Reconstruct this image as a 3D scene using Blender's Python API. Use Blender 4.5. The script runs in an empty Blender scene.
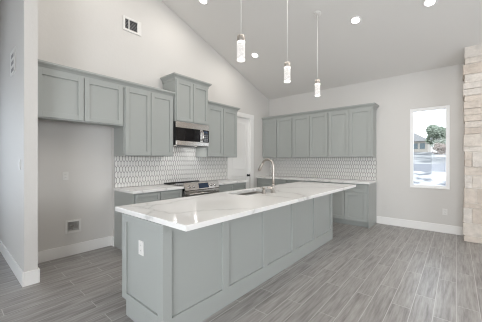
import bpy, bmesh, math, random
from mathutils import Vector, Matrix
random.seed(7)
C = bpy.context.scene.collection
SC = bpy.context.scene

# ------------------------------------------------------------------ camera
F_PX, YAW, CY, EYE = 253.148, 0.7056, 160.4836, 1.3467
cam = bpy.data.cameras.new('camera')
cam.sensor_fit = 'HORIZONTAL'
cam.sensor_width = 36.0
cam.lens = 36.0 * F_PX / 482.0
cam.shift_y = -(161.0 - CY) / 482.0
cam.clip_start = 0.05
cam.clip_end = 400
cam_ob = bpy.data.objects.new('camera', cam)
cam_ob.location = (0, 0, EYE)
cam_ob.rotation_euler = (math.radians(90), 0, YAW)
C.objects.link(cam_ob)
SC.camera = cam_ob

# ------------------------------------------------------------------ view, world, light
SC.view_settings.view_transform = 'Standard'
SC.view_settings.look = 'None'
SC.view_settings.gamma = 1.0
SC.view_settings.use_curve_mapping = False
SC.view_settings.exposure = 0.3
SC.cycles.max_bounces = 10
SC.cycles.diffuse_bounces = 6
SC.cycles.caustics_reflective = False
SC.cycles.caustics_refractive = False
SC.cycles.sample_clamp_indirect = 4.0
SC.cycles.use_adaptive_sampling = False
SC.cycles.use_denoising = True
SC.cycles.denoising_prefilter = 'ACCURATE'
SC.cycles.pixel_filter_type = 'BLACKMAN_HARRIS'
SC.cycles.filter_width = 1.1

world = bpy.data.worlds.new('sky')
SC.world = world
world.use_nodes = True
wn = world.node_tree
wn.nodes['Background'].inputs[0].default_value = (0.84, 0.92, 1.0, 1)
wn.nodes['Background'].inputs[1].default_value = 3.2


def area(name, loc, rot, sx, sy, power, color):
    l = bpy.data.lights.new(name, 'AREA')
    l.shape = 'RECTANGLE'
    l.size, l.size_y = sx, sy
    l.energy = power
    l.color = color
    o = bpy.data.objects.new(name, l)
    o.location = loc
    o.rotation_euler = rot
    C.objects.link(o)
    return o


R = math.radians
DAY = (0.97, 0.985, 1.0)
# daylight outside the glass doors behind the camera, the hall window and the window of the right wall
area('daylight_front', (0.8, -3.35, 1.35), (R(90), 0, 0), 3.6, 2.3, 175, DAY)
area('daylight_hall', (-6.85, -1.2, 1.45), (R(90), 0, R(-90)), 1.8, 2.0, 30, (0.72, 0.85, 1.0))
area('daylight_right', (4.35, 2.6, 1.6), (R(90), 0, R(90)), 2.6, 1.9, 60, DAY)
CAN_POWER = 9
CAN_COLOR = (1.0, 0.94, 0.86)

# ------------------------------------------------------------------ dimensions
L, D = -4.0875, 6.0512            # planes of the range wall and of the window wall
U = L + 0.354                     # front of the wall cabinets on the range wall
B = L + 0.61                      # front of the base cabinets on the range wall
UB = D - 0.354
BB = D - 0.61
ZC, SL = 3.09, 0.335              # ceiling height at the window wall, its pitch
RIDGE = 1.5
XR, YF, XH = 4.0, -3.05, -6.5     # right wall, front wall, hall wall
NX = L - 0.09                     # recessed wall of the refrigerator niche


def zceil(y):
    return ZC + SL * (D - y) if y >= RIDGE else ZC + SL * (D - RIDGE) - SL * (RIDGE - y)


# ------------------------------------------------------------------ materials
def mat(name, color=(0.8, 0.8, 0.8), rough=0.5, metal=0.0, spec=0.5):
    m = bpy.data.materials.new(name)
    m.use_nodes = True
    b = m.node_tree.nodes['Principled BSDF']
    b.inputs['Base Color'].default_value = (*color, 1)
    b.inputs['Roughness'].default_value = rough
    b.inputs['Metallic'].default_value = metal
    b.inputs['Specular IOR Level'].default_value = spec
    return m


def node(m, t, **kw):
    n = m.node_tree.nodes.new(t)
    for k, v in kw.items():
        if k in n.inputs:
            n.inputs[k].default_value = v
        else:
            setattr(n, k, v)
    return n


def link(m, a, b):
    m.node_tree.links.new(a, b)


def bsdf(m):
    return m.node_tree.nodes['Principled BSDF']


def coords(m, scale=(1, 1, 1), rot=(0, 0, 0), kind='Object'):
    t = node(m, 'ShaderNodeTexCoord')
    mp = node(m, 'ShaderNodeMapping')
    mp.inputs['Scale'].default_value = scale
    mp.inputs['Rotation'].default_value = rot
    link(m, t.outputs[kind], mp.inputs['Vector'])
    return mp.outputs['Vector']


def ramp(m, fac, stops):
    r = node(m, 'ShaderNodeValToRGB')
    els = r.color_ramp.elements
    while len(els) > 1:
        els.remove(els[-1])
    els[0].position = stops[0][0]
    els[0].color = (*stops[0][1], 1)
    for p, c in stops[1:]:
        e = els.new(p)
        e.color = (*c, 1)
    link(m, fac, r.inputs['Fac'])
    return r.outputs['Color']


def noise_color(m, c0, c1, scale=8.0, detail=4.0, stretch=(1, 1, 1), lo=0.3, hi=0.7):
    v = coords(m, stretch)
    n = node(m, 'ShaderNodeTexNoise', Scale=scale, Detail=detail)
    link(m, v, n.inputs['Vector'])
    col = ramp(m, n.outputs['Fac'], [(lo, c0), (hi, c1)])
    link(m, col, bsdf(m).inputs['Base Color'])
    return n


def add_bump(m, scale, strength, dist=0.01, stretch=(1, 1, 1)):
    v = coords(m, stretch)
    n = node(m, 'ShaderNodeTexNoise', Scale=scale, Detail=3.0)
    link(m, v, n.inputs['Vector'])
    b = node(m, 'ShaderNodeBump', Strength=strength, Distance=dist)
    link(m, n.outputs['Fac'], b.inputs['Height'])
    link(m, b.outputs['Normal'], bsdf(m).inputs['Normal'])


M = {}
M['wall'] = mat('wall_paint', (0.645, 0.628, 0.606), 0.6)
add_bump(M['wall'], 28, 0.22, 0.004)
M['ceiling'] = mat('ceiling_paint', (0.745, 0.725, 0.70), 0.8)
add_bump(M['ceiling'], 60, 0.1, 0.002)
M['trim'] = mat('white_trim_paint', (0.84, 0.83, 0.815), 0.35)
M['vinyl'] = mat('white_vinyl', (0.88, 0.88, 0.88), 0.35)
M['sage'] = mat('sage_grey_paint', (0.37, 0.386, 0.371), 0.36)
M['white_plastic'] = mat('white_plastic', (0.74, 0.73, 0.71), 0.4)
M['dark_slot'] = mat('dark_slot', (0.06, 0.06, 0.065), 0.6)
M['grey_slot'] = mat('grey_metal_slats', (0.30, 0.30, 0.30), 0.5, 0.3)
M['box_grey'] = mat('grey_plastic', (0.62, 0.61, 0.59), 0.6)
M['steel'] = mat('stainless_steel', (0.58, 0.555, 0.53), 0.22, 1.0)
M['nickel'] = mat('brushed_nickel', (0.47, 0.435, 0.40), 0.38, 1.0)
M['sink_steel'] = mat('sink_steel', (0.52, 0.48, 0.45), 0.4, 1.0)
M['black_glass'] = mat('black_glass', (0.008, 0.008, 0.009), 0.04, 0.0, 0.3)
M['black'] = mat('black_enamel', (0.02, 0.02, 0.022), 0.35)
M['display'] = mat('dark_blue_display', (0.015, 0.03, 0.06), 0.1)
M['grout'] = mat('grey_grout', (0.21, 0.205, 0.20), 0.9)
M['tile'] = mat('white_glazed_tile', (0.74, 0.73, 0.71), 0.16)
M['drain'] = mat('dark_drain', (0.05, 0.05, 0.05), 0.3, 1.0)
M['cord'] = mat('clear_cord', (0.85, 0.84, 0.80), 0.3)
M['dark_metal'] = mat('black_knob_metal', (0.012, 0.012, 0.012), 0.3, 0.6)


def emit(name, color, strength):
    m = mat(name, color, 0.5)
    bsdf(m).inputs['Emission Color'].default_value = (*color, 1)
    bsdf(m).inputs['Emission Strength'].default_value = strength
    return m


M['led'] = emit('led_lens', (1.0, 0.97, 0.92), 6.0)
M['hood_lens'] = emit('hood_lamp_lens', (1.0, 0.97, 0.92), 0.8)

# bubble glass of the pendants: lit acrylic full of bubbles
m = emit('lit_bubble_acrylic', (0.25, 0.24, 0.23), 1.0)
v = coords(m, (1, 1, 0.8))
vo = node(m, 'ShaderNodeTexVoronoi', Scale=48.0)
link(m, v, vo.inputs['Vector'])
n2 = node(m, 'ShaderNodeTexNoise', Scale=30.0, Detail=2.0)
link(m, v, n2.inputs['Vector'])
mx = node(m, 'ShaderNodeMath', operation='MULTIPLY')
link(m, vo.outputs['Distance'], mx.inputs[0])
link(m, n2.outputs['Fac'], mx.inputs[1])
cr = ramp(m, mx.outputs[0], [(0.05, (0.85, 0.82, 0.79)), (0.22, (0.36, 0.345, 0.33)), (0.4, (0.66, 0.64, 0.62))])
link(m, cr, bsdf(m).inputs['Emission Color'])
M['bubble'] = m
M['lit_acrylic'] = emit('lit_acrylic_rim', (1.0, 0.97, 0.92), 1.0)

# window panes: thin clear glass
m = bpy.data.materials.new('clear_pane')
m.use_nodes = True
nt = m.node_tree
nt.nodes.clear()
out = nt.nodes.new('ShaderNodeOutputMaterial')
tr = nt.nodes.new('ShaderNodeBsdfTransparent')
gl = nt.nodes.new('ShaderNodeBsdfGlossy')
gl.inputs['Roughness'].default_value = 0.02
fr = nt.nodes.new('ShaderNodeFresnel')
fr.inputs['IOR'].default_value = 1.2
ms = nt.nodes.new('ShaderNodeMixShader')
nt.links.new(fr.outputs[0], ms.inputs[0])
nt.links.new(tr.outputs[0], ms.inputs[1])
nt.links.new(gl.outputs[0], ms.inputs[2])
nt.links.new(ms.outputs[0], out.inputs[0])
M['pane'] = m

# clear outer sleeve of the pendants
M['sleeve'] = m

# floor: wood look plank tiles running towards the window wall
m = mat('wood_look_plank_tile', (0.3, 0.3, 0.3), 0.36)
v = coords(m, (1, 1, 1), (0, 0, R(90)))
br = node(m, 'ShaderNodeTexBrick', offset=0.37, offset_frequency=2, squash=1.0)
for k, val in (('Scale', 1.0), ('Mortar Size', 0.0030), ('Mortar Smooth', 0.1), ('Bias', 0.0),
               ('Brick Width', 0.915), ('Row Height', 0.157)):
    br.inputs[k].default_value = val
br.inputs['Color1'].default_value = (0, 0, 0, 1)
br.inputs['Color2'].default_value = (1, 1, 1, 1)
br.inputs['Mortar'].default_value = (0.5, 0.5, 0.5, 1)
link(m, v, br.inputs['Vector'])
# every plank shifts the grain
sep = node(m, 'ShaderNodeVectorMath', operation='SCALE')
link(m, br.outputs['Color'], sep.inputs[0])
sep.inputs['Scale'].default_value = 13.7
addv = node(m, 'ShaderNodeVectorMath', operation='ADD')
link(m, v, addv.inputs[0])
link(m, sep.outputs[0], addv.inputs[1])
mp = node(m, 'ShaderNodeMapping')
mp.inputs['Scale'].default_value = (2.2, 30, 1)
link(m, addv.outputs[0], mp.inputs['Vector'])
g1 = node(m, 'ShaderNodeTexNoise', Scale=1.5, Detail=6.0, Roughness=0.62, Distortion=0.2)
link(m, mp.outputs['Vector'], g1.inputs['Vector'])
mp2 = node(m, 'ShaderNodeMapping')
mp2.inputs['Scale'].default_value = (1.5, 10, 1)
link(m, addv.outputs[0], mp2.inputs['Vector'])
g2 = node(m, 'ShaderNodeTexNoise', Scale=1.6, Detail=3.0, Roughness=0.55)
link(m, mp2.outputs['Vector'], g2.inputs['Vector'])
mixg = node(m, 'ShaderNodeMath', operation='MULTIPLY_ADD')
mixg.inputs[1].default_value = 0.68
link(m, g1.outputs['Fac'], mixg.inputs[0])
mul2 = node(m, 'ShaderNodeMath', operation='MULTIPLY')
mul2.inputs[1].default_value = 0.32
link(m, g2.outputs['Fac'], mul2.inputs[0])
link(m, mul2.outputs[0], mixg.inputs[2])
FLOOR_STOPS = [(0.26, (0.10, 0.09, 0.083)), (0.38, (0.20, 0.187, 0.178)), (0.50, (0.285, 0.271, 0.260)), (0.68, (0.40, 0.387, 0.375))]
wood = ramp(m, mixg.outputs[0], FLOOR_STOPS)
tone = node(m, 'ShaderNodeMix', data_type='RGBA', blend_type='MULTIPLY')
tone.inputs[0].default_value = 1.0
link(m, wood, tone.inputs[6])
link(m, ramp(m, br.outputs['Color'], [(0.0, (0.94, 0.94, 0.94)), (1.0, (1.05, 1.05, 1.05))]), tone.inputs[7])
gm = node(m, 'ShaderNodeMix', data_type='RGBA')
link(m, br.outputs['Fac'], gm.inputs[0])
link(m, tone.outputs[2], gm.inputs[6])
gm.inputs[7].default_value = (0.47, 0.457, 0.445, 1)
link(m, gm.outputs[2], bsdf(m).inputs['Base Color'])
bmp = node(m, 'ShaderNodeBump', Strength=0.25, Distance=0.002)
link(m, mixg.outputs[0], bmp.inputs['Height'])
link(m, bmp.outputs['Normal'], bsdf(m).inputs['Normal'])
M['floor'] = m

# white quartz with grey veins
m = mat('white_veined_quartz', (0.8, 0.79, 0.77), 0.09)
v = coords(m, (1, 1, 1), (0, 0, R(35)))
nz = node(m, 'ShaderNodeTexNoise', Scale=1.3, Detail=5.0, Roughness=0.55)
link(m, v, nz.inputs['Vector'])
mxv = node(m, 'ShaderNodeVectorMath', operation='MULTIPLY_ADD')
link(m, nz.outputs['Color'], mxv.inputs[0])
mxv.inputs[1].default_value = (0.9, 0.9, 0.9)
link(m, v, mxv.inputs[2])
vv = node(m, 'ShaderNodeTexVoronoi', feature='DISTANCE_TO_EDGE', Scale=1.05)
link(m, mxv.outputs[0], vv.inputs['Vector'])
veins = ramp(m, vv.outputs['Distance'], [(0.0, (0.60, 0.59, 0.575)), (0.012, (0.725, 0.715, 0.70)), (0.045, (0.80, 0.79, 0.775)), (0.2, (0.83, 0.82, 0.805))])
link(m, veins, bsdf(m).inputs['Base Color'])
M['quartz'] = m

# fireplace limestone in four tones
STONE = []
for i, c in enumerate([(0.63, 0.56, 0.495), (0.66, 0.60, 0.54), (0.60, 0.525, 0.46), (0.68, 0.63, 0.58)]):
    m = mat('cream_limestone_%s' % 'abcd'[i], c, 0.9)
    noise_color(m, tuple(x * 0.86 for x in c), tuple(min(1, x * 1.1) for x in c), 9.0, 6.0)
    add_bump(m, 26, 0.7, 0.02)
    STONE.append(m)
M['mortar'] = mat('pale_mortar', (0.72, 0.68, 0.63), 0.95)

# outdoors
m = mat('gravel_yard', (0.6, 0.6, 0.58), 0.95)
n = noise_color(m, (0.08, 0.085, 0.095), (0.36, 0.36, 0.36), 0.9, 8.0, (1.2, 0.5, 1), 0.40, 0.56)
M['gravel'] = m
m = mat('dry_grass_bank', (0.4, 0.4, 0.38), 0.95)
noise_color(m, (0.07, 0.075, 0.08), (0.26, 0.26, 0.255), 0.35, 8.0, (1.0, 0.6, 1), 0.42, 0.60)
M['bank'] = m
M['asphalt'] = mat('grey_asphalt', (0.11, 0.115, 0.13), 0.9)
M['house_wall'] = mat('tan_siding', (0.36, 0.33, 0.29), 0.8)
M['shingle'] = mat('grey_shingle', (0.30, 0.295, 0.29), 0.9)
M['house_glass'] = mat('house_window_glass', (0.10, 0.13, 0.14), 0.5)
m = mat('leaf_green', (0.22, 0.27, 0.18), 0.8)
noise_color(m, (0.15, 0.19, 0.14), (0.32, 0.35, 0.28), 2.5, 3.0)
M['leaf'] = m
m = mat('rust_shrub_leaf', (0.24, 0.19, 0.16), 0.8)
M['rust_leaf'] = m
M['bark'] = mat('grey_bark', (0.22, 0.19, 0.16), 0.9)


# ------------------------------------------------------------------ mesh helpers
def tag(o, label=None, cat=None, group=None, kind=None):
    for k, val in (('label', label), ('category', cat), ('group', group), ('kind', kind)):
        if val:
            o[k] = val
    return o


def empty(name, loc, label, cat, group=None):
    o = bpy.data.objects.new(name, None)
    o.empty_display_size = 0.1
    o.location = loc
    C.objects.link(o)
    return tag(o, label, cat, group)


def world_loc(o):
    v = Vector((0, 0, 0))
    while o:
        v = v + o.location
        o = o.parent
    return v


# local cabinet frames: u along the wall, v out of the wall, z up
def on_left(u, v, z):
    return (L + v, u, z)


def on_back(u, v, z):
    return (u, D - v, z)


def plain(x, y, z):
    return (x, y, z)


class MB:
    def __init__(self, fn=plain):
        self.bm = bmesh.new()
        self.fn = fn

    def box(self, a0, a1, b0, b1, z0, z1, bevel=0.0, mi=0):
        fn = self.fn
        vs = [self.bm.verts.new(fn(a, b, z)) for z in (z0, z1) for a, b in ((a0, b0), (a1, b0), (a1, b1), (a0, b1))]
        fs = []
        for q in ((3, 2, 1, 0), (4, 5, 6, 7), (0, 1, 5, 4), (1, 2, 6, 5), (2, 3, 7, 6), (3, 0, 4, 7)):
            f = self.bm.faces.new([vs[i] for i in q])
            f.material_index = mi
            fs.append(f)
        if bevel > 0:
            es = list({e for f in fs for e in f.edges})
            r = bmesh.ops.bevel(self.bm, geom=es, offset=bevel, segments=2, profile=0.6, affect='EDGES', clamp_overlap=True)
            for f in r['faces']:
                f.material_index = mi
        return self

    def prism(self, pts, h0, h1, axis='x', mi=0):
        """polygon of pairs extruded along an axis"""
        def p(a, b, h):
            return {'x': (h, a, b), 'y': (a, h, b), 'z': (a, b, h)}[axis]
        v0 = [self.bm.verts.new(self.fn(*p(a, b, h0))) for a, b in pts]
        v1 = [self.bm.verts.new(self.fn(*p(a, b, h1))) for a, b in pts]
        n = len(pts)
        fs = [self.bm.faces.new(v0), self.bm.faces.new(list(reversed(v1)))]
        for i in range(n):
            fs.append(self.bm.faces.new((v0[i], v1[i], v1[(i + 1) % n], v0[(i + 1) % n])))
        for f in fs:
            f.material_index = mi
        return self

    def tube(self, pts, rad, seg=16, cap=True, smooth=True):
        pts = [Vector(self.fn(*p)) for p in pts]
        n = len(pts)
        rads = rad if isinstance(rad, (list, tuple)) else [rad] * n
        rings = []
        t = (pts[1] - pts[0]).normalized()
        up = Vector((0, 0, 1)) if abs(t.z) < 0.9 else Vector((1, 0, 0))
        nrm = t.cross(up).normalized()
        for i in range(n):
            if i == 0:
                t = (pts[1] - pts[0])
            elif i == n - 1:
                t = (pts[i] - pts[i - 1])
            else:
                a, b = (pts[i] - pts[i - 1]), (pts[i + 1] - pts[i])
                t = (a.normalized() + b.normalized()) if a.length > 1e-7 and b.length > 1e-7 else a + b
            if t.length < 1e-9:
                t = Vector((0, 0, 1))
            t.normalize()
            nrm = (nrm - t * nrm.dot(t)).normalized()
            bi = t.cross(nrm)
            rings.append([self.bm.verts.new(pts[i] + (nrm * math.cos(k * 2 * math.pi / seg) + bi * math.sin(k * 2 * math.pi / seg)) * rads[i]) for k in range(seg)])
        for i in range(n - 1):
            for k in range(seg):
                f = self.bm.faces.new((rings[i][k], rings[i][(k + 1) % seg], rings[i + 1][(k + 1) % seg], rings[i + 1][k]))
                f.smooth = smooth
        if cap:
            self.bm.faces.new(list(reversed(rings[0])))
            self.bm.faces.new(rings[-1])
        return self

    def lathe(self, center, prof, seg=24, tilt=None):
        """prof: (radius, height) pairs around the vertical through center; tilt: matrix turning the axis"""
        c = Vector(center)
        rings = []
        for r, h in prof:
            ring = []
            for k in range(seg):
                p = Vector((r * math.cos(k * 2 * math.pi / seg), r * math.sin(k * 2 * math.pi / seg), h))
                if tilt is not None:
                    p = tilt @ p
                ring.append(self.bm.verts.new(self.fn(*(c + p))))
            rings.append(ring)
        for i in range(len(rings) - 1):
            for k in range(seg):
                f = self.bm.faces.new((rings[i][k], rings[i][(k + 1) % seg], rings[i + 1][(k + 1) % seg], rings[i + 1][k]))
                f.smooth = True
        self.bm.faces.new(list(reversed(rings[0])))
        self.bm.faces.new(rings[-1])
        return self

    def build(self, name, mats, parent=None, origin=None):
        bmesh.ops.recalc_face_normals(self.bm, faces=self.bm.faces[:])
        if parent is not None:
            off = world_loc(parent)
        elif origin is not None:
            off = Vector(origin)
        else:
            xs = [v.co for v in self.bm.verts]
            off = Vector(((min(v.x for v in xs) + max(v.x for v in xs)) / 2, (min(v.y for v in xs) + max(v.y for v in xs)) / 2, min(v.z for v in xs)))
        for v in self.bm.verts:
            v.co -= off
        me = bpy.data.meshes.new(name)
        self.bm.to_mesh(me)
        self.bm.free()
        for mm in (mats if isinstance(mats, (list, tuple)) else [mats]):
            me.materials.append(mm)
        o = bpy.data.objects.new(name, me)
        C.objects.link(o)
        if parent is not None:
            o.parent = parent
        else:
            o.location = off
        return o


def struct(o):
    o['kind'] = 'structure'
    return o


# ------------------------------------------------------------------ the room
T = 0.14
struct(MB().box(XH - T, XR + T, YF - T, D + T, -0.12, 0.0).build('floor', M['floor'], origin=(0, 0, 0)))

e = 0.3
mb = MB()
mb.prism([(RIDGE, zceil(RIDGE)), (D + e, zceil(D + e)), (D + e, zceil(D + e) + 0.2), (RIDGE, zceil(RIDGE) + 0.2)], XH - e, XR + e, 'x')
mb.prism([(YF - e, zceil(YF - e)), (RIDGE, zceil(RIDGE)), (RIDGE, zceil(RIDGE) + 0.2), (YF - e, zceil(YF - e) + 0.2)], XH - e, XR + e, 'x')
struct(mb.build('ceiling', M['ceiling'], origin=(0, 0, 0)))

SY0, SY1, SX = 0.5555, 0.672, -3.52          # the stub wall beside the refrigerator niche
NY = 1.733                                      # right end of the niche
# door opening in the range wall
DY0, DY1, DZ = 4.40, 5.165, 2.43


def wall_poly(mb, y0, y1, z0, x0, x1, topover=0.05):
    pts = [(y0, z0), (y1, z0), (y1, zceil(y1) + topover)]
    if y0 < RIDGE < y1:
        pts.append((RIDGE, zceil(RIDGE) + topover))
    pts.append((y0, zceil(y0) + topover))
    mb.prism(pts, x0, x1, 'x')


mb = MB()
wall_poly(mb, NY, DY0, 0, L - T - 0.09, L)
wall_poly(mb, DY1, D + T, 0, L - T - 0.09, L)
wall_poly(mb, DY0, DY1, DZ, L - T - 0.09, L)
wall_poly(mb, SY1, NY, 2.3, L - T - 0.09, L)
WY0, WY1, WB0, WB1, WF = 1.100, 1.300, 0.315, 0.500, 0.028      # water supply box
mb.box(NX - T, NX, SY1, WY0 + WF, 0, 2.3)
mb.box(NX - T, NX, WY1 - WF, NY, 0, 2.3)
mb.box(NX - T, NX, WY0 + WF, WY1 - WF, 0, WB0 + WF)
mb.box(NX - T, NX, WY0 + WF, WY1 - WF, WB1 - WF, 2.3)
struct(mb.build('wall_left', M['wall'], origin=(0, 0, 0)))

# back wall with its tall window
WX0, WX1, WZ0, WZ1 = -0.712, -0.098, 0.808, 2.372
mb = MB()
zt = ZC + 0.03
mb.box(L, WX0, D, D + T, 0, zt)
mb.box(WX1, XR, D, D + T, 0, zt)
mb.box(WX0, WX1, D, D + T, 0, WZ0)
mb.box(WX0, WX1, D, D + T, WZ1, zt)
struct(mb.build('wall_back', M['wall'], origin=(0, 0, 0)))

# stub wall that also closes the hall
mb = MB()
wall_poly(mb, SY0, SY1, 0, XH, SX)
struct(mb.build('wall_partition', M['wall'], origin=(0, 0, 0)))

# hall wall, right wall and front wall, each with a window or glass doors
mb = MB()
wall_poly(mb, YF - T, -2.1, 0, XH - T, XH)
wall_poly(mb, -0.3, SY1, 0, XH - T, XH)
wall_poly(mb, -2.1, -0.3, 2.5, XH - T, XH)
mb.box(XH - T, XH, -2.1, -0.3, 0, 0.45)
struct(mb.build('wall_hall', M['wall'], origin=(0, 0, 0)))
mb = MB()
wall_poly(mb, YF - T, 1.3, 0, XR, XR + T)
wall_poly(mb, 3.9, D + T, 0, XR, XR + T)
wall_poly(mb, 1.3, 3.9, 2.55, XR, XR + T)
mb.box(XR, XR + T, 1.3, 3.9, 0, 0.65)
struct(mb.build('wall_right', M['wall'], origin=(0, 0, 0)))
mb = MB()
zt = zceil(YF) + 0.05
mb.box(XH, -1.0, YF - T, YF, 0, zt)
mb.box(2.6, XR, YF - T, YF, 0, zt)
mb.box(-1.0, 2.6, YF - T, YF, 2.5, zt)
struct(mb.build('wall_front', M['wall'], origin=(0, 0, 0)))


def window(name, fn, u0, u1, z0, z1, w=0.055, mull=0):
    """frame set in an opening; v is measured from the inner wall plane, negative outwards"""
    fr = MB(fn)
    v0, v1 = -0.075, -0.006
    fr.box(u0, u0 + w, v0, v1, z0, z1, 0.004)
    fr.box(u1 - w, u1, v0, v1, z0, z1, 0.004)
    fr.box(u0 + w, u1 - w, v0, v1, z0, z0 + w * 1.15, 0.004)
    fr.box(u0 + w, u1 - w, v0, v1, z1 - w, z1, 0.004)
    for k in range(mull):
        c = u0 + (u1 - u0) * (k + 1) / (mull + 1)
        fr.box(c - 0.04, c + 0.04, v0, v1, z0 + w, z1 - w, 0.004)
    o = struct(fr.build(name, M['vinyl'], origin=fn((u0 + u1) / 2, 0, z0)))
    pn = MB(fn)
    pn.box(u0 + w * 0.8, u1 - w * 0.8, -0.046, -0.040, z0 + w * 0.8, z1 - w * 0.8)
    pn.build('pane', M['pane'], o)
    return o


w1 = window('window_1', on_back, WX0, WX1, WZ0, WZ1)
sl = MB(on_back)
sl.box(WX0 + 0.012, WX1 - 0.012, -0.01, 0.012, WZ0 - 0.0, WZ0 + 0.022, 0.004)
sl.build('window_sill', M['trim'], w1)
window('window_2', lambda u, v, z: (XH + v, u, z), -2.1, -0.3, 0.45, 2.5, 0.07, 1)
window('window_3', lambda u, v, z: (XR - v, u, z), 1.3, 3.9, 0.65, 2.55, 0.07, 1)
window('window_4', lambda u, v, z: (u, YF + v, z), -1.0, 2.6, 0.0, 2.5, 0.08, 2)

# baseboards
BH, BT = 0.152, 0.016


def board(name, boxes):
    mb = MB()
    for (x0, x1, y0, y1) in boxes:
        mb.box(x0, x1, y0, y1, 0.0, BH, 0.004)
    return struct(mb.build(name, M['trim'], origin=(0, 0, 0)))


board('baseboard_niche', [(NX, NX + BT, SY1, NY), (NX + BT, L + 0.0, NY - BT, NY)])
board('baseboard_partition', [(XH, SX + BT, SY0 - BT, SY0), (SX, SX + BT, SY0, SY1), (SX - 0.30, SX + BT, SY1, SY1 + BT)])
board('baseboard_back', [(-1.313, 0.10, D - BT, D)])
board('baseboard_right', [(XR - BT, XR, YF, D)])

# pantry door with its casing
dr = struct(MB().box(L - 0.075, L - 0.035, DY0 + 0.012, DY1 - 0.012, 0.008, DZ - 0.012).build('door_1', M['trim'], origin=(L - 0.055, (DY0 + DY1) / 2, 0)))
pm = MB()
for (z0, z1) in ((0.22, 0.98), (1.12, 2.30)):
    y0, y1 = DY0 + 0.13, DY1 - 0.13
    pm.box(L - 0.036, L - 0.026, y0, y1, z0, z0 + 0.03, 0.003)
    pm.box(L - 0.036, L - 0.026, y0, y1, z1 - 0.03, z1, 0.003)
    pm.box(L - 0.036, L - 0.026, y0, y0 + 0.03, z0 + 0.03, z1 - 0.03, 0.003)
    pm.box(L - 0.036, L - 0.026, y1 - 0.03, y1, z0 + 0.03, z1 - 0.03, 0.003)
pm.build('panel_molding', M['trim'], dr)
tl = Matrix.Rotation(R(90), 4, 'Y')
kb = MB().lathe((L - 0.036, 5.098, 0.965), [(0.031, 0), (0.031, 0.006), (0.012, 0.010), (0.011, 0.030), (0.024, 0.040), (0.029, 0.055), (0.026, 0.068), (0.012, 0.074)], 20, tl)
tag(kb.build('door_knob', M['dark_metal'], dr), 'black round door knob')
mb = MB()
cw = 0.105
mb.box(L, L + 0.02, DY0 - cw, DY0, 0, DZ, 0.003)
mb.box(L, L + 0.02, DY1, DY1 + cw + 0.02, 0, DZ, 0.003)
mb.box(L, L + 0.024, DY0 - cw - 0.012, DY1 + cw + 0.032, DZ, DZ + 0.105, 0.003)
mb.box(L - 0.09, L, DY0 - 0.0, DY0 + 0.012, 0, DZ)
mb.box(L - 0.09, L, DY1 - 0.012, DY1, 0, DZ)
mb.box(L - 0.09, L, DY0, DY1, DZ - 0.012, DZ)
struct(mb.build('trim_1', M['trim'], origin=(0, 0, 0)))


# ------------------------------------------------------------------ cabinets
def shaker(fn, u0, u1, z0, z1, v, name, parent, fw=0.062, th=0.02):
    """framed door or drawer front with a recessed panel"""
    mb = MB(fn)
    mb.box(u0 + fw - 0.004, u1 - fw + 0.004, v, v + th - 0.0175, z0 + fw - 0.004, z1 - fw + 0.004)
    mb.box(u0, u0 + fw, v, v + th, z0, z1, 0.0022)
    mb.box(u1 - fw, u1, v, v + th, z0, z1, 0.0022)
    mb.box(u0 + fw, u1 - fw, v, v + th, z0, z0 + fw, 0.0022)
    mb.box(u0 + fw, u1 - fw, v, v + th, z1 - fw, z1, 0.0022)
    return mb.build(name, M['sage'], parent)


def wall_cabinet(fn, u0, u1, z0, z1, depth, label, group, name='wall_cabinet', doors=2, vback=0.0):
    base = fn((u0 + u1) / 2, depth / 2, z0)
    r = empty(name, base, label, 'cabinet', group)
    th = 0.02
    d = depth - th
    mb = MB(fn)
    mb.box(u0, u0 + 0.018, vback + 0.001, d, z0, z1)
    mb.box(u1 - 0.018, u1, vback + 0.001, d, z0, z1)
    mb.box(u0 + 0.018, u1 - 0.018, vback + 0.001, d, z1 - 0.018, z1)
    mb.box(u0 + 0.018, u1 - 0.018, vback + 0.001, d - 0.012, z0 + 0.02, z0 + 0.038)
    mb.box(u0 + 0.018, u1 - 0.018, d - 0.012, d, z0, z1 - 0.018)
    mb.build('body', M['sage'], r)
    gap, edge = 0.011, 0.018
    w = (u1 - u0 - 2 * edge - gap * (doors - 1)) / doors
    for k in range(doors):
        a = u0 + edge + k * (w + gap)
        shaker(fn, a, a + w, z0 + 0.014, z1 - 0.012, d, 'door', r)
    return r


def base_cabinet(fn, u0, u1, depth, label, group, zt=0.874, cols=2, drawers=True, panel_u0=False, panel_u1=False):
    r = empty('base_cabinet', fn((u0 + u1) / 2, depth / 2, 0), label, 'cabinet', group)
    th = 0.02
    d = depth - th
    mb = MB(fn)
    mb.box(u0, u1, 0.002, d, 0.105, zt)
    mb.build('body', M['sage'], r)
    tk = MB(fn)
    tk.box(u0 + (0.0 if panel_u0 else 0.001), u1 - 0.001, 0.01, d - 0.06, 0.0, 0.105)
    tk.build('toe_kick', M['sage'], r)
    if panel_u1:
        p = MB(fn)
        p.box(u1, u1 + 0.018, 0.002, d + 0.012, 0.0, zt, 0.002)
        p.build('end_panel', M['sage'], r)
    if panel_u0:
        p = MB(fn)
        p.box(u0 - 0.018, u0, 0.002, d + 0.012, 0.0, zt, 0.002)
        p.build('end_panel', M['sage'], r)
    gap, edge = 0.011, 0.018
    w = (u1 - u0 - 2 * edge - gap * (cols - 1)) / cols
    for k in range(cols):
        a = u0 + edge + k * (w + gap)
        shaker(fn, a, a + w, 0.708, zt - 0.016, d, 'drawer', r, 0.045)
        shaker(fn, a, a + w, 0.118, 0.694, d, 'door', r)
    return r


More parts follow.
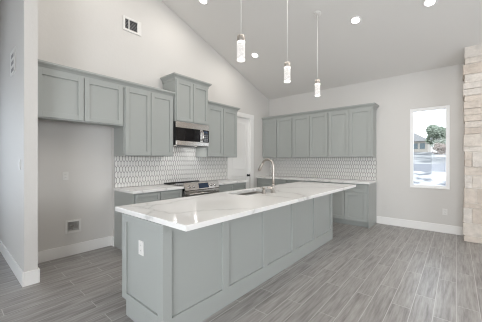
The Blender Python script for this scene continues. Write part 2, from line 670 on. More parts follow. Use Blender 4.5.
def crown(pts, z, parent, name='crown_molding', out=1.0):
    """moulding run along a polyline (plan points); the profile leans out to the left of the path times out"""
    prof = [(0.0, -0.02), (0.008, -0.02), (0.010, 0.012), (0.026, 0.034), (0.044, 0.048), (0.046, 0.054), (0.054, 0.056), (0.054, 0.078), (0.0, 0.078)]
    P2 = [Vector(p) for p in pts]
    n = len(P2)
    nors = []
    for i in range(n - 1):
        t = (P2[i + 1] - P2[i]).normalized()
        nors.append(Vector((t.y, -t.x)) * out)
    bm = bmesh.new()
    rings = []
    for i in range(n):
        if i == 0:
            mdir = nors[0]
        elif i == n - 1:
            mdir = nors[-1]
        else:
            s = nors[i - 1] + nors[i]
            mdir = s / (s.dot(nors[i]))
        rings.append([bm.verts.new((P2[i].x + mdir.x * o, P2[i].y + mdir.y * o, z + h)) for o, h in prof])
    for i in range(n - 1):
        for k in range(len(prof)):
            k2 = (k + 1) % len(prof)
            bm.faces.new((rings[i][k], rings[i + 1][k], rings[i + 1][k2], rings[i][k2]))
    bm.faces.new(rings[0])
    bm.faces.new(list(reversed(rings[-1])))
    mb = MB()
    mb.bm.free()
    mb.bm = bm
    return mb.build(name, M['sage'], parent)


UD, BD = 0.354, 0.61
UZ0, UZ1 = 1.415, 2.445
GL = 'wall cabinets on the range wall'
MWY0, MWY1, MWD = 2.592, 3.357, 0.40
wall_cabinet(on_left, SY1 + 0.003, 1.722, 1.855, UZ1, UD, 'short wide sage grey wall cabinet above the empty refrigerator niche', GL, vback=-0.0)
wall_cabinet(on_left, 1.726, MWY0 - 0.003, UZ0, UZ1, UD, 'tall sage grey wall cabinet left of the microwave', GL)
rc = wall_cabinet(on_left, MWY0, MWY1, 2.03, 2.768, MWD, 'raised sage grey wall cabinet directly above the microwave', GL)
crown([(L + 0.002, MWY0), (L + MWD - 0.02, MWY0), (L + MWD - 0.02, MWY1), (L + 0.002, MWY1)], 2.768, rc)
r2 = wall_cabinet(on_left, MWY1 + 0.003, 4.268, UZ0, UZ1, UD, 'sage grey wall cabinet between the microwave and the pantry door', GL)
crown([(U - 0.02, MWY1 + 0.003), (U - 0.02, 4.268), (L + 0.002, 4.268)], UZ1, r2)
cm = crown([(U - 0.02, SY1 + 0.003), (U - 0.02, MWY0 - 0.003)], UZ1, None)
tag(cm, 'long crown molding along the top of the refrigerator and tall wall cabinets', 'molding')

GB = 'wall cabinets on the window wall'
edges = [L + 0.003, -3.160, -2.238, -1.316]
bl = ['sage grey wall cabinet in the corner next to the pantry door', 'middle one of the three sage grey wall cabinets on the back wall',
      'sage grey wall cabinet at the end of its row nearest the window']
for k in range(3):
    wall_cabinet(on_back, edges[k] + 0.001, edges[k + 1] - 0.001, UZ0, UZ1, UD, bl[k], GB)
cm = crown([(L + 0.003, UB + 0.02), (-1.316, UB + 0.02), (-1.316, D - 0.002)], UZ1, None)
tag(cm, 'crown molding along the three back wall cabinets', 'molding')

# base cabinets
GBL = 'base cabinets on the range wall'
BY0 = 1.752
base_cabinet(on_left, BY0, 2.590, BD, 'sage grey base cabinet between the refrigerator niche and the range', GBL, panel_u0=True)
base_cabinet(on_left, 3.402, 4.268, BD, 'sage grey base cabinet between the range and the pantry door', GBL)
GBB = 'base cabinets on the window wall'
bl = ['sage grey base cabinet in the corner beside the pantry door', 'middle sage grey base cabinet of the back wall row behind the island',
      'sage grey base cabinet with an exposed end panel nearest the window']
for k in range(3):
    base_cabinet(on_back, edges[k] + 0.001, edges[k + 1] - 0.001 - (0.018 if k == 2 else 0), BD, bl[k], GBB, panel_u1=(k == 2))


def slab(x0, x1, y0, y1, label, hole=None, z0=0.876, z1=0.915, name='countertop'):
    mb = MB()
    if hole is None:
        mb.box(x0, x1, y0, y1, z0, z1, 0.003)
    else:
        bm = mb.bm
        hx0, hx1, hy0, hy1 = hole

        def ring(z):
            return ([bm.verts.new((x, y, z)) for x, y in ((x0, y0), (x1, y0), (x1, y1), (x0, y1))],
                    [bm.verts.new((x, y, z)) for x, y in ((hx0, hy0), (hx1, hy0), (hx1, hy1), (hx0, hy1))])
        ob, ib = ring(z0)
        ot, it = ring(z1)
        for k in range(4):
            j = (k + 1) % 4
            bm.faces.new((ot[k], ot[j], it[j], it[k]))
            bm.faces.new((ob[j], ob[k], ib[k], ib[j]))
            bm.faces.new((ob[k], ob[j], ot[j], ot[k]))
            bm.faces.new((ib[j], ib[k], it[k], it[j]))
        bm.edges.ensure_lookup_table()
        es = [ed for ed in bm.edges if all(v in ot for v in ed.verts) or (ed.verts[0] in ot and ed.verts[1] in ob) or (ed.verts[1] in ot and ed.verts[0] in ob)]
        bmesh.ops.bevel(bm, geom=es, offset=0.003, segments=2, profile=0.6, affect='EDGES')
    o = mb.build(name, M['quartz'])
    return tag(o, label, 'countertop')


slab(L + 0.012, L + 0.635, BY0 - 0.03, 2.594, 'white quartz countertop between the refrigerator niche and the range')
slab(L + 0.012, L + 0.635, 3.396, 4.282, 'white quartz countertop between the range and the pantry door')
slab(L + 0.003, -1.300, D - 0.635, D - 0.012, 'long white quartz countertop on the back wall cabinets')


# picket tile backsplashes
def picket(fn, u0, u1, z0, z1, label, w=0.049, pitch=0.088, pt=0.034, extra=None):
    r = empty('tile_backsplash', fn((u0 + u1) / 2, 0.004, z0), label, 'backsplash', 'picket tile backsplashes')
    g = MB(fn)
    g.box(u0, u1, 0.0, 0.006, z0, z1)
    if extra:
        g.box(extra[0], extra[1], 0.0, 0.006, z1, extra[2])
    g.build('grout', M['grout'], r)
    mb = MB(fn)
    bm = mb.bm
    gp = 0.0040
    H = pitch + pt
    row = 0
    z = z0 - pt
    while z < (extra[2] if extra else z1):
        u = u0 - (w / 2 if row % 2 else 0)
        while u < u1:
            hw, cz, cu = w / 2 - gp, z + H / 2, u + w / 2
            hh = H / 2 - gp
            sh = hh - pt
            hexa = [(cu, cz + hh), (cu + hw, cz + sh), (cu + hw, cz - sh), (cu, cz - hh), (cu - hw, cz - sh), (cu - hw, cz + sh)]

            def clip(poly, f, inter):
                out = []
                for i in range(len(poly)):
                    a, b = poly[i], poly[(i + 1) % len(poly)]
                    if f(a):
                        out.append(a)
                    if f(a) != f(b):
                        out.append(inter(a, b))
                return out
            zones = [(u0 + 0.002, u1 - 0.002, z0 + 0.002, z1)]
            if extra:
                zones.append((extra[0] + 0.002, extra[1] - 0.002, z1, extra[2] - 0.002))
            whole = hexa
            for e0, e1, f0, f1 in zones:
                hexa = whole
                for f, ax, val in ((lambda p: p[0] >= e0, 0, e0), (lambda p: p[0] <= e1, 0, e1), (lambda p: p[1] >= f0, 1, f0), (lambda p: p[1] <= f1, 1, f1)):
                    def inter(a, b, ax=ax, val=val):
                        t = (val - a[ax]) / (b[ax] - a[ax])
                        return (a[0] + (b[0] - a[0]) * t, a[1] + (b[1] - a[1]) * t)
                    hexa = clip(hexa, f, inter) if hexa else hexa
                if len(hexa) < 3:
                    continue
                cu2 = sum(p[0] for p in hexa) / len(hexa)
                cz2 = sum(p[1] for p in hexa) / len(hexa)
                v0 = [bm.verts.new(fn(p[0], 0.006, p[1])) for p in hexa]
                v1 = [bm.verts.new(fn(p[0], 0.0095, p[1])) for p in hexa]
                v2 = [bm.verts.new(fn(p[0] + (cu2 - p[0]) * 0.07, 0.0108, p[1] + (cz2 - p[1]) * 0.05)) for p in hexa]
                n = len(hexa)
                bm.faces.new(v2)
                for i in range(n):
                    bm.faces.new((v0[i], v0[(i + 1) % n], v1[(i + 1) % n], v1[i]))
                    bm.faces.new((v1[i], v1[(i + 1) % n], v2[(i + 1) % n], v2[i]))
            u += w
        z += pitch
        row += 1
    mb.build('tiles', M['tile'], r)
    return r


picket(on_left, NY + 0.004, DY0 - cw - 0.016, 0.916, UZ0 - 0.001 + 0.0, 'white picket tile backsplash behind the range', extra=(MWY0 + 0.001, MWY1 - 0.001, 1.62))
picket(on_back, L + 0.026, -1.316, 0.916, UZ0 - 0.001, 'white picket tile backsplash under the back wall cabinets')

# ------------------------------------------------------------------ island
IX0, IX1, IY0, IY1 = -2.274, -1.622, 1.032, 4.330
CX0, CX1, CY0, CY1 = -2.458, -1.364, 1.040, 4.763
CX0 = -2.44
CY0 = 1.028 + 0.012
isl = empty('kitchen_island', ((IX0 + IX1) / 2, (IY0 + IY1) / 2, 0), 'long sage grey panelled kitchen island in the middle of the room', 'island')
mb = MB()
mb.box(IX0 + 0.10, IX1 - 0.02, IY0 + 0.02, IY1 - 0.02, 0.0, 0.13)
HX0, HX1, HY0, HY1 = -2.335, -1.975, 2.42, 3.10
# hollow where the sink hangs
mb.box(IX0 + 0.02, IX1 - 0.02, IY0 + 0.02, HY0 - 0.05, 0.13, 0.874)
mb.box(IX0 + 0.02, IX1 - 0.02, HY1 + 0.05, IY1 - 0.02, 0.13, 0.874)
mb.box(IX0 + 0.02, IX1 - 0.02, HY0 - 0.05, HY1 + 0.05, 0.13, 0.60)
mb.box(HX1 + 0.05, IX1 - 0.02, HY0 - 0.05, HY1 + 0.05, 0.60, 0.874)
mb.build('body', M['sage'], isl)
# long panelled side towards the seats
mb = MB()
x = IX1
TH = 0.018
mb.box(x - 0.026, x - 0.0185, IY0 + 0.01, IY1 - 0.01, 0.0, 0.874)
mb.box(x - 0.02, x, IY0, IY1, 0.0, 0.165, 0.0015)
mb.box(x - 0.02, x, IY0, IY1, 0.815, 0.874, 0.0015)
for (a, b) in ((IY0, 1.108), (1.651, 1.737), (2.289, 2.374), (2.935, 3.020), (3.583, 3.668), (4.245, IY1)):
    mb.box(x - 0.02, x, a, b, 0.165, 0.815, 0.0015)
mb.build('side_panel', M['sage'], isl)
# near end
mb = MB()
y = IY0
mb.box(IX0 + 0.01, IX1 - 0.02, y + 0.0165, y + 0.024, 0.131, 0.874)
mb.box(IX0, IX0 + 0.075, y, y + 0.02, 0.131, 0.874, 0.0015)
mb.box(IX1 - 0.075, IX1 - 0.0202, y, y + 0.02, 0.131, 0.874, 0.0015)
mb.box(IX0 + 0.075, IX1 - 0.075, y, y + 0.02, 0.131, 0.186, 0.0015)
mb.box(IX0 + 0.075, IX1 - 0.075, y, y + 0.02, 0.815, 0.874, 0.0015)
mb.box(IX0 + 0.078, IX1 - 0.0202, y, y + 0.02, 0.0, 0.131)
mb.build('end_panel', M['sage'], isl)
mb = MB()
mb.box(IX0, IX1 - 0.0202, IY1 - 0.02, IY1, 0.131, 0.874)
mb.box(IX0 + 0.078, IX1 - 0.0202, IY1 - 0.02, IY1, 0.0, 0.131)
mb.build('end_panel', M['sage'], isl)
isl_fn = lambda u, v, z: (IX0 - v, u, z)
a = IY0 + 0.03
for w_, k in ((0.45, 1), (0.84, 2), (0.60, 1), (0.84, 2), (0.50, 1)):
    for j in range(k):
        shaker(isl_fn, a + 0.003 + j * w_ / k, a + w_ / k - 0.003 + j * w_ / k, 0.14, 0.862, -0.02, 'door', isl)
    a += w_
tag(slab(CX0, CX1, CY0, CY1, 'white veined quartz slab on top of the kitchen island', (HX0, HX1, HY0, HY1)), None, None)

# sink under the slab
sk = empty('sink', ((HX0 + HX1) / 2, (HY0 + HY1) / 2, 0.66), 'stainless steel sink set into the island countertop', 'sink')
mb = MB()
t_ = 0.004
zb, zt_ = 0.665, 0.8752
mb.box(HX0 - t_, HX0, HY0 - t_, HY1 + t_, zb, zt_)
mb.box(HX1, HX1 + t_, HY0 - t_, HY1 + t_, zb, zt_)
mb.box(HX0, HX1, HY0 - t_, HY0, zb, zt_)
mb.box(HX0, HX1, HY1, HY1 + t_, zb, zt_)
mb.box(HX0, HX1, HY0, HY1, zb, zb + t_)
mb.build('basin', M['sink_steel'], sk)
MB().lathe(((HX0 + HX1) / 2, (HY0 + HY1) / 2, zb + t_), [(0.045, 0.0), (0.045, 0.003), (0.036, 0.003), (0.03, 0.001)], 20).build('drain', M['drain'], sk)

# faucet
FX, FY, FZ = -1.885, 2.885, 0.915
fc = empty('faucet', (FX, FY, FZ), 'tall brushed nickel gooseneck faucet beside the island sink', 'faucet')
MB().lathe((FX, FY, FZ), [(0.033, 0), (0.033, 0.008), (0.028, 0.014), (0.027, 0.085), (0.021, 0.10), (0.0168, 0.11)], 24).build('base', M['nickel'], fc)
ra = 0.092
top = 1.375 - 0.0165 - ra
pts = [(FX, FY, FZ + 0.10), (FX, FY, 1.10)]
for k in range(0, 25):
    a = math.pi * k / 24 * 0.84
    pts.append((FX - ra + ra * math.cos(a), FY, top + ra * math.sin(a)))
MB().tube(pts, 0.0165, 16).build('spout', M['nickel'], fc)
p_, q_ = Vector(pts[-1]), Vector(pts[-2])
d_ = (p_ - q_).normalized()
MB().tube([p_, p_ + d_ * 0.02, p_ + d_ * 0.025, p_ + d_ * 0.11, p_ + d_ * 0.125], [0.018, 0.018, 0.020, 0.023, 0.019], 16).build('spray_head', M['nickel'], fc)
MB().tube([(FX, FY - 0.022, FZ + 0.055), (FX, FY - 0.05, FZ + 0.057), (FX, FY - 0.055, FZ + 0.058), (FX - 0.005, FY - 0.125, FZ + 0.075)], [0.017, 0.017, 0.010, 0.008], 12).build('handle', M['nickel'], fc)

# soap dispenser
SXP, SYP = -1.905, 2.69
sd = empty('soap_dispenser', (SXP, SYP, FZ), 'short brushed nickel soap dispenser left of the faucet', 'soap dispenser')
MB().lathe((SXP, SYP, FZ), [(0.028, 0), (0.028, 0.006), (0.022, 0.012), (0.021, 0.050), (0.012, 0.055), (0.012, 0.068)], 20).build('base', M['nickel'], sd)
MB().lathe((SXP, SYP, FZ + 0.066), [(0.021, 0), (0.022, 0.016), (0.017, 0.024)], 20).build('pump_head', M['nickel'], sd)
MB().tube([(SXP - 0.01, SYP, FZ + 0.077), (SXP - 0.05, SYP, FZ + 0.077), (SXP - 0.062, SYP, FZ + 0.066)], [0.007, 0.006, 0.005], 10).build('nozzle', M['nickel'], sd)

# ------------------------------------------------------------------ range
RY0, RY1 = 2.600, 3.390
rg = empty('range', (L + 0.33, (RY0 + RY1) / 2, 0), 'stainless steel slide-in range with a black cooktop', 'range')
fn = on_left
mb = MB(fn)
mb.box(RY0, RY1, 0.03, 0.625, 0.09, 0.905)
mb.build('body', M['steel'], rg)
mb = MB(fn)
mb.box(RY0 + 0.02, RY1 - 0.02, 0.06, 0.57, 0.0, 0.09)
mb.build('toe_kick', M['black'], rg)
mb = MB(fn)
mb.box(RY0 - 0.004, RY1 + 0.004, 0.075, 0.60, 0.9165, 0.925, 0.002)
mb.build('cooktop', M['black_glass'], rg)
mb = MB(fn)
mb.box(RY0, RY1, 0.02, 0.075, 0.905, 0.940, 0.004)
mb.build('vent_trim', M['black'], rg)
# burner rings
for (bu, bv, br_) in ((RY0 + 0.2, 0.22, 0.075), (RY1 - 0.2, 0.22, 0.09), (RY0 + 0.2, 0.45, 0.10), (RY1 - 0.2, 0.45, 0.075)):
    bz = MB(fn)
    bz.lathe((bu, bv, 0.925), [(br_, 0), (br_, 0.0008), (br_ - 0.006, 0.0008)], 28)
    bz.build('burner', M['grey_slot'], rg)
# sloped control panel: polygon in (v, z)
mb = MB(lambda h, a, b: (L + a, h, b))
mb.prism([(0.60, 0.83), (0.655, 0.83), (0.662, 0.845), (0.625, 0.962), (0.60, 0.968)], RY0, RY1, 'x')
cp = mb.build('control_panel', M['steel'], rg)
slope = Vector((0.037, 0, 0.0)) and math.atan2(0.662 - 0.625, 0.955 - 0.845)


def on_panel(u, t, off):
    """point on the sloped face: t from 0 bottom to 1 top, off outwards"""
    v_ = 0.662 + (0.625 - 0.662) * t + off * math.cos(slope)
    z_ = 0.845 + (0.955 - 0.845) * t + off * math.sin(slope)
    return (L + v_, u, z_)


mb = MB(lambda u, t, off: on_panel(u, t, off))
mb.box(RY0 + 0.30, RY1 - 0.26, 0.12, 0.9, -0.001, 0.003)
tag(mb.build('display', M['display'], rg), 'dark rectangular display')
axis = Vector((math.cos(slope), 0, math.sin(slope)))
kt = axis.to_track_quat('Z', 'Y').to_matrix().to_4x4()
for u in (RY0 + 0.10, RY0 + 0.19, RY1 - 0.19, RY1 - 0.10):
    c = on_panel(u, 0.5, 0.0)
    MB().lathe(c, [(0.026, 0), (0.026, 0.006), (0.021, 0.008), (0.020, 0.03), (0.017, 0.033)], 20, kt).build('knob', M['steel'], rg)
mb = MB(fn)
mb.box(RY0 + 0.003, RY1 - 0.003, 0.625, 0.655, 0.27, 0.815, 0.004)
od = mb.build('oven_door', M['steel'], rg)
mb = MB(fn)
mb.box(RY0 + 0.09, RY1 - 0.09, 0.654, 0.658, 0.37, 0.70)
mb.build('door_glass', M['black_glass'], od)
mb = MB(fn)
mb.tube([(RY0 + 0.05, 0.70, 0.775), (RY1 - 0.05, 0.70, 0.775)], 0.0125, 14)
mb.tube([(RY0 + 0.09, 0.652, 0.775), (RY0 + 0.09, 0.70, 0.775)], 0.009, 10)
mb.tube([(RY1 - 0.09, 0.652, 0.775), (RY1 - 0.09, 0.70, 0.775)], 0.009, 10)
mb.build('handle', M['steel'], od)
mb = MB(fn)
mb.box(RY0 + 0.003, RY1 - 0.003, 0.625, 0.65, 0.095, 0.262, 0.004)
mb.build('drawer', M['steel'], rg)

# ------------------------------------------------------------------ microwave under the raised cabinet
MZ0, MZ1 = 1.62, 2.0295
HOOD_Y, HOOD_V = (2.72, 3.20), 0.20
mw = empty('microwave', (L + 0.2, (MWY0 + MWY1) / 2, MZ0), 'stainless steel microwave hung over the range', 'microwave')
mb = MB(fn)
mb.box(MWY0 + 0.002, MWY1 - 0.002, 0.012, 0.385, MZ0, MZ1)
mb.build('body', M['black'], mw)
mb = MB(fn)
mb.box(MWY0 + 0.002, MWY1 - 0.002, 0.385, 0.412, MZ1 - 0.105, MZ1 - 0.003, 0.004)
vt = mb.build('top_vent', M['steel'], mw)
mb = MB(fn)
mb.box(MWY0 + 0.002, MWY1 - 0.002, 0.385, 0.412, MZ0, MZ0 + 0.072, 0.004)
mb.build('bottom_trim', M['steel'], mw)
HY = 3.165
mb = MB(fn)
mb.box(MWY0 + 0.002, HY - 0.03, 0.385, 0.410, MZ0 + 0.075, MZ1 - 0.108, 0.003)
md = mb.build('door', M['black_glass'], mw)
mb = MB(fn)
mb.box(HY - 0.03, HY + 0.03, 0.385, 0.411, MZ0 + 0.075, MZ1 - 0.108, 0.003)
mb.build('door_edge', M['steel'], md)
mb = MB(fn)
mb.tube([(HY, 0.412, MZ0 + 0.11), (HY, 0.452, MZ0 + 0.12), (HY, 0.462, MZ0 + 0.16), (HY, 0.462, MZ1 - 0.19), (HY, 0.452, MZ1 - 0.15), (HY, 0.412, MZ1 - 0.14)], 0.014, 12)
mb.build('handle', M['steel'], md)
mb = MB(fn)
mb.box(HY + 0.032, MWY1 - 0.002, 0.385, 0.410, MZ0 + 0.075, MZ1 - 0.108, 0.003)
pc = mb.build('control_panel', M['black_glass'], mw)
mb = MB(fn)
for i in range(4):
    for j in range(3):
        mb.box(HY + 0.055 + j * 0.036, HY + 0.079 + j * 0.036, 0.4101, 0.4112, MZ0 + 0.095 + i * 0.032, MZ0 + 0.112 + i * 0.032)
mb.build('buttons', M['grey_slot'], pc)
mb = MB(fn)
mb.box(HY + 0.055, HY + 0.151, 0.4101, 0.4112, MZ1 - 0.16, MZ1 - 0.125)
mb.build('display', M['display'], pc)
for u in HOOD_Y:
    MB(fn).lathe((u, HOOD_V, MZ0 - 0.003), [(0.024, 0), (0.026, 0.002), (0.026, 0.004)], 16).build('lamp_lens', M['hood_lens'], mw)
    sp = bpy.data.lights.new('cooktop_lamp', 'AREA')
    sp.shape = 'DISK'
    sp.size = 0.045
    sp.energy = 0.5
    sp.color = (1.0, 0.98, 0.95)
    so = bpy.data.objects.new('cooktop_lamp', sp)
    so.location = Vector((L + HOOD_V, u, MZ0 - 0.006)) - world_loc(mw)
    so.parent = mw
    C.objects.link(so)


# ------------------------------------------------------------------ lamps
PX = -1.75
pl = ['bubble glass pendant light over the near end of the island, leftmost of three', 'middle one of the three bubble glass pendant lights over the island',
      'bubble glass pendant light over the far end of the island, rightmost of three']


def make_pendant(y, label):
    zt_ = zceil(y)
    zg0, zg1, rr = 2.412, 2.612, 0.044
    r = empty('pendant_light', (PX, y, zg0), label, 'pendant light', 'pendant lights over the island')
    MB().lathe((PX, y, zg0 + 0.006), [(rr - 0.004, 0), (rr - 0.001, 0.004), (rr - 0.001, zg1 - zg0 - 0.03), (rr - 0.004, zg1 - zg0 - 0.024)], 28).build('bubble_core', M['bubble'], r)
    rim = MB()
    rim.lathe((PX, y, zg0 - 0.002), [(rr - 0.004, 0), (rr, 0.004), (rr, 0.012), (rr - 0.004, 0.0135)], 28)
    rim.build('rim', M['lit_acrylic'], r)
    rim = MB()
    rim.lathe((PX, y, zg1 - 0.022), [(rr - 0.004, 0), (rr, 0.003), (rr, 0.02), (rr - 0.006, 0.022)], 28)
    rim.build('rim', M['lit_acrylic'], r)
    cap = MB()
    cap.lathe((PX, y, zg1), [(rr - 0.003, 0), (rr - 0.002, 0.003), (rr - 0.002, 0.060), (rr - 0.005, 0.064), (0.010, 0.065), (0.006, 0.078)], 28)
    cap.build('cap', M['nickel'], r)
    MB().tube([(PX, y, zg1 + 0.074), (PX, y, zt_ - 0.02)], 0.0035, 8).build('cord', M['cord'], r)
    tilt = Matrix.Rotation(-math.atan(SL), 4, 'X')
    MB().lathe((PX, y, zt_ - 0.004), [(0.058, 0.004), (0.058, -0.012), (0.05, -0.018), (0.01, -0.02)], 28, tilt).build('canopy', M['ceiling'], r)


for y, lb in zip((2.054, 3.021, 4.003), pl):
    make_pendant(y, lb)

tiltc = Matrix.Rotation(-math.atan(SL), 4, 'X')
cl = [(-3.35, 4.40, 'round recessed ceiling light close above the range wall corner'),
      (-1.26, 4.38, 'round recessed ceiling light above the back wall cabinets right of the pendants'),
      (-0.29, 4.50, 'round recessed ceiling light highest and nearest the stone fireplace'),
      (-3.36, 2.93, 'round recessed ceiling light cut by the top edge of the photo above the microwave'),
      (-1.26, 2.9, 'added unseen round recessed ceiling light over the seating side of the island'),  # this and the next: out of view, repeat the row for extra light
      (-0.29, 2.9, 'added unseen round recessed ceiling light over the open floor right of the island'),
      (-3.3, 1.62, 'added unseen round recessed ceiling light beside the ridge above the tall wall cabinet'),  # out-of-view pair by the ridge, added to brighten the upper left wall
      (-1.26, 1.62, 'added unseen round recessed ceiling light beside the ridge over the near end of the island')]
for (x, y, lb) in cl:
    z = zceil(y)
    r = empty('recessed_light', (x, y, z), lb, 'ceiling light', 'recessed ceiling lights')
    MB().lathe((x, y, z), [(0.085, 0.001), (0.085, -0.006), (0.078, -0.008), (0.063, -0.007), (0.063, 0.001)], 28, tiltc).build('trim_ring', M['trim'], r)
    MB().lathe((x, y, z), [(0.062, 0.0), (0.062, -0.0075), (0.03, -0.009)], 28, tiltc).build('lens', M['led'], r)
    l = bpy.data.lights.new('can_lamp', 'AREA')
    l.shape = 'DISK'
    l.size = 0.12
    l.energy = CAN_POWER * (0.6 if x < -3 else 1.0)
    l.color = CAN_COLOR
    o = bpy.data.objects.new('can_lamp', l)
    o.location = (0, 0, -0.015)
    o.rotation_euler = (-math.atan(SL), 0, 0)
    o.parent = r
    C.objects.link(o)


# ------------------------------------------------------------------ wall plates, vent, water box
def plate(fn, u, z, label, cat, w=0.072, h=0.116, kind='outlet', v=0.0, name=None, group=None):
    base = fn(u, v, z - h / 2)
    r = empty(name or ('wall_outlet' if kind == 'outlet' else 'light_switch'), base, label, cat, group)
    mb = MB(fn)
    mb.box(u - w / 2, u + w / 2, v, v + 0.006, z - h / 2, z + h / 2, 0.002)
    mb.build('cover_plate', M['wall'] if kind == 'blank' else M['white_plastic'], r)
    if kind == 'outlet':
        for s in (-1, 1):
            mb = MB(fn)
            mb.box(u - 0.016, u + 0.016, v + 0.006, v + 0.008, z + s * 0.021 - 0.014, z + s * 0.021 + 0.014, 0.0008)
            so_ = mb.build('socket', M['white_plastic'], r)
            mb = MB(fn)
            for q in (-0.006, 0.006):
                mb.box(u + q - 0.0012, u + q + 0.0012, v + 0.0079, v + 0.0083, z + s * 0.021 - 0.004, z + s * 0.021 + 0.006)
            mb.build('slots', M['dark_slot'], so_)
    elif kind == 'switch':
        mb = MB(fn)
        mb.box(u - 0.017, u + 0.017, v + 0.006, v + 0.009, z - 0.034, z + 0.034, 0.001)
        mb.build('rocker', M['white_plastic'], r)
    return r


GO = 'wall outlets'
plate(lambda u, v, z: (NX + v, u, z), 1.105, 1.13, 'white outlet halfway up the wall of the refrigerator niche', 'outlet', group=GO)
plate(on_back, -0.166, 0.388, 'white outlet low on the wall below the window', 'outlet', group=GO)
plate(on_back, -1.135, 0.355, 'blank plate in the wall colour, low on the wall right of the back cabinets', 'outlet', kind='blank', group=GO)
plate(lambda u, v, z: (u, IY0 + 0.0165 - v, z), -1.962, 0.632, 'white outlet on the near end of the kitchen island', 'outlet', w=0.078, group=GO)
hall = lambda u, v, z: (u, SY0 - v, z)
plate(hall, -3.74, 1.30, 'white light switch on the hall face of the stub wall', 'switch', kind='switch')
# plate with three dark slots, high on the stub wall
r = empty('wall_chime', (-4.14, SY0, 2.43), 'pale wall plate with three dark openings high on the stub wall', 'wall plate')
mb = MB(hall)
mb.box(-4.30, -3.98, 0, 0.012, 2.41, 2.70, 0.003)
mb.build('cover_plate', M['white_plastic'], r)
for z in (2.455, 2.54, 2.625):
    mb = MB(hall)
    mb.box(-4.22, -4.06, 0.0115, 0.0135, z - 0.022, z + 0.022)
    mb.build('opening', M['grey_slot'], r)

# return air vent, high on the range wall
VY0, VY1, VZ0, VZ1 = 1.865, 2.175, 3.455, 3.685
r = empty('air_vent', (L, (VY0 + VY1) / 2, VZ0), 'white framed air vent high on the wall above the tall cabinet', 'vent')
mb = MB(on_left)
f_ = 0.035
mb.box(VY0, VY0 + f_, 0, 0.014, VZ0, VZ1, 0.003)
mb.box(VY1 - f_ - 0.035, VY1, 0, 0.014, VZ0, VZ1, 0.003)
mb.box(VY0 + f_, VY1 - f_ - 0.035, 0, 0.014, VZ0, VZ0 + f_, 0.003)
mb.box(VY0 + f_, VY1 - f_ - 0.035, 0, 0.014, VZ1 - f_, VZ1, 0.003)
mb.box(VY0 + f_ + 0.055, VY0 + f_ + 0.07, 0, 0.014, VZ0 + f_, VZ1 - f_, 0.002)
mb.build('frame', M['white_plastic'], r)
mb = MB(on_left)
mb.box(VY0 + f_, VY1 - f_ - 0.035, 0, 0.002, VZ0 + f_, VZ1 - f_)
mb.build('backing', M['dark_slot'], r)
n_ = 7
for k in range(n_):
    z = VZ0 + f_ + (VZ1 - VZ0 - 2 * f_) * (k + 0.5) / n_
    mb = MB(lambda h, a, b: (L + a, h, b))
    mb.prism([(0.003, z + 0.004), (0.011, z - 0.006), (0.0125, z - 0.005), (0.0045, z + 0.005)], VY0 + f_, VY1 - f_ - 0.035, 'x')
    mb.build('slat', M['grey_slot'], r)

# water supply box in the niche
nf = lambda u, v, z: (NX + v, u, z)
r = empty('water_box', (NX, (WY0 + WY1) / 2, WB0), 'white framed water supply box low on the refrigerator niche wall', 'water box')
mb = MB(nf)
b_ = WF
mb.box(WY0, WY0 + b_, 0, 0.010, WB0, WB1, 0.003)
mb.box(WY1 - b_, WY1, 0, 0.010, WB0, WB1, 0.003)
mb.box(WY0 + b_, WY1 - b_, 0, 0.010, WB0, WB0 + b_, 0.003)
mb.box(WY0 + b_, WY1 - b_, 0, 0.010, WB1 - b_, WB1, 0.003)
mb.build('frame', M['white_plastic'], r)
mb = MB(nf)
ya, yb_, za, zb_ = WY0 + b_, WY1 - b_, WB0 + b_, WB1 - b_
mb.box(ya, yb_, -0.09, -0.087, za, zb_)
mb.box(ya, ya + 0.002, -0.087, 0.008, za, zb_)
mb.box(yb_ - 0.002, yb_, -0.087, 0.008, za, zb_)
mb.box(ya + 0.002, yb_ - 0.002, -0.087, 0.008, za, za + 0.002)
mb.box(ya + 0.002, yb_ - 0.002, -0.087, 0.008, zb_ - 0.002, zb_)
tag(mb.build('recess', M['box_grey'], r), 'grey inside of the box')
mb = MB(nf)
yc = (WY0 + WY1) / 2
mb.tube([(yc, -0.045, WB0 + b_), (yc, -0.045, WB0 + 0.08)], 0.007, 10)
mb.box(yc - 0.02, yc + 0.02, -0.051, -0.039, WB0 + 0.078, WB0 + 0.10, 0.003)
mb.build('valve', M['nickel'], r)

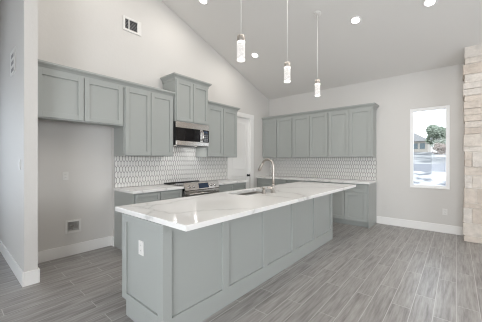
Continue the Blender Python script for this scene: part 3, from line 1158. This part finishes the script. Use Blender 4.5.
# ------------------------------------------------------------------ stone fireplace
FX0, FX1, FY0 = 0.092, 2.15, D - 0.43
fp = empty('stone_fireplace', ((FX0 + FX1) / 2, D - 0.21, 0), 'tall cream limestone fireplace wall right of the window', 'fireplace')
mb = MB()
ztf = zceil(FY0)
mb.prism([(FY0 + 0.014, 0.0), (D - 0.001, 0.0), (D - 0.001, ZC - 0.002), (FY0 + 0.014, zceil(FY0 + 0.014) - 0.002)], FX0 + 0.012, FX1, 'x')
mb.build('mortar_core', M['mortar'], fp)
mb = MB()
rnd = random.Random(21)
z = 0.0
while z < ztf - 0.01:
    h = rnd.choice([0.08, 0.10, 0.12, 0.14, 0.17, 0.21, 0.25])
    h = min(h, ztf - z)
    if ztf - z - h < 0.06:
        h = ztf - z
    x = FX0
    first = True
    while x < FX1 - 0.02:
        w_ = rnd.uniform(0.16, 0.5) * (1.0 if h > 0.11 else 1.2)
        if first:
            w_ = rnd.choice([0.10, 0.16, 0.22, 0.36, 0.5])
        w_ = min(w_, FX1 - x)
        pr_ = rnd.uniform(-0.018, 0.008)
        xl = x + (rnd.uniform(-0.012, 0.012) if first else 0.004)
        split = h > 0.2 and w_ < 0.3 and rnd.random() < 0.5
        cuts = [(z, z + h)] if not split else [(z, z + h * 0.5), (z + h * 0.5, z + h)]
        for (za, zb_) in cuts:
            zb2 = zb_ - 0.004
            if zb_ > zceil(FY0 + 0.2):
                zb2 = min(zb2, zceil(FY0) - 0.004)
            yb = D - 0.002
            yb = FY0 + 0.12 if not first else D - 0.002
            if first and zb2 > ZC - 0.02:
                yb = min(yb, D - (zb2 - ZC) / SL - 0.02)
            elif zb2 > ZC - 0.02:
                yb = min(yb, max(D - (zb2 - ZC) / SL - 0.02, FY0 + 0.06))
            mb.box(xl, x + w_ - 0.004, FY0 + pr_, max(yb, FY0 + 0.06), za + 0.004, zb2, 0.007, rnd.choice([0, 0, 1, 1, 2, 3]))
        x += w_
        first = False
    z += h
mb.build('stones', STONE, fp)

# ------------------------------------------------------------------ outdoors
def ray(px, py):
    s, c = math.sin(YAW), math.cos(YAW)
    a, b = (px - 241) / F_PX, (CY - py) / F_PX
    return Vector((-s + a * c, c + a * s, b))


GP = [(D + T, -0.15), (16.0, -0.1), (26.0, 0.45), (34.0, 1.0), (60.0, 2.95), (120.0, 4.0)]


def gz(y):
    for (a, za), (b, zb) in zip(GP, GP[1:]):
        if a <= y <= b:
            return za + (zb - za) * (y - a) / (b - a)


def ground(name, pts, m):
    mb = MB()
    mb.prism(pts + [(pts[-1][0], -0.8), (pts[0][0], -0.8)], -60, 60, 'x')
    struct(mb.build(name, m, origin=(0, 0, 0)))


ground('ground', GP[:3], M['gravel'])
ground('ground_road', GP[2:4], M['asphalt'])
ground('ground_bank', GP[3:], M['bank'])

# house on the bank
hy = 62.0
hz = gz(hy)
hs = empty('house', (-7.4, hy + 4, hz), 'distant tan house with a grey gable roof seen through the window', 'house')
mb = MB()
mb.box(-10.4, -4.3, hy, hy + 8, hz - 0.1, hz + 2.3)
mb.build('walls', M['house_wall'], hs)
mb = MB()
mb.prism([(-10.9, hz + 2.2), (-3.8, hz + 2.2), (-7.2, hz + 4.4)], hy - 0.5, hy + 8.5, 'y')
mb.build('roof', M['shingle'], hs)
for x in (-8.6, -6.4, -5.2):
    mb = MB()
    mb.box(x - 0.42, x + 0.42, hy - 0.06, hy + 0.02, hz + 0.7, hz + 1.8)
    mb.build('window', M['house_glass'], hs)


def tree(base, height, radius, label, name, leafm, trunk_h, n, seed, leaf=0.12):
    rn = random.Random(seed)
    r = empty(name, base, label, 'tree')
    b = Vector(base)
    tm = MB().tube([b + Vector((0, 0, -0.2)), b + Vector((0.05, 0, trunk_h)), b + Vector((0.15, 0.1, height * 0.75))], [0.12, 0.09, 0.03], 10)
    for k in range(6):
        a = k * 1.05
        s = b + Vector((0.07, 0.02, trunk_h * 0.9 + 0.1 * k))
        tm.tube([s, s + Vector((math.cos(a) * radius * 0.7, math.sin(a) * radius * 0.7, height * 0.28))], [0.05, 0.015], 7)
    tm.build('trunk', M['bark'], r)
    lm = MB()
    blobs = [(rn.uniform(-0.6, 0.6) * radius, rn.uniform(-0.6, 0.6) * radius, trunk_h + rn.uniform(0.15, 0.85) * (height - trunk_h), rn.uniform(0.35, 0.6) * radius) for _ in range(11)]
    for k in range(n):
        bx, by, bz_, br_ = rn.choice(blobs)
        d = Vector((rn.gauss(0, 1), rn.gauss(0, 1), rn.gauss(0, 1))).normalized() * br_ * rn.uniform(0.5, 1.0) ** 0.5
        p = b + Vector((bx, by, bz_)) + d
        u = Vector((rn.gauss(0, 1), rn.gauss(0, 1), rn.gauss(0, 1))).normalized()
        w = u.orthogonal().normalized()
        q = rn.uniform(0.6, 1.2) * leaf
        lm.bm.faces.new([lm.bm.verts.new(p + u * q), lm.bm.verts.new(p + w * q * 0.5), lm.bm.verts.new(p - u * q), lm.bm.verts.new(p - w * q * 0.5)])
    lm.build('foliage', leafm, r)


dr_ = ray(437.5, 152)
t_ = 56.0 / dr_.y
tree((dr_.x * t_, 56.0, gz(56.0)), 4.6, 2.1, 'green leafy tree on the bank seen through the window', 'tree', M['leaf'], 0.9, 3600, 3, 0.26)
dr_ = ray(441, 152)
t_ = 52.0 / dr_.y
tree((dr_.x * t_, 52.0, gz(52.0)), 1.5, 1.1, 'low rust brown shrub in front of the green tree outside', 'shrub', M['rust_leaf'], 0.3, 900, 5, 0.16)
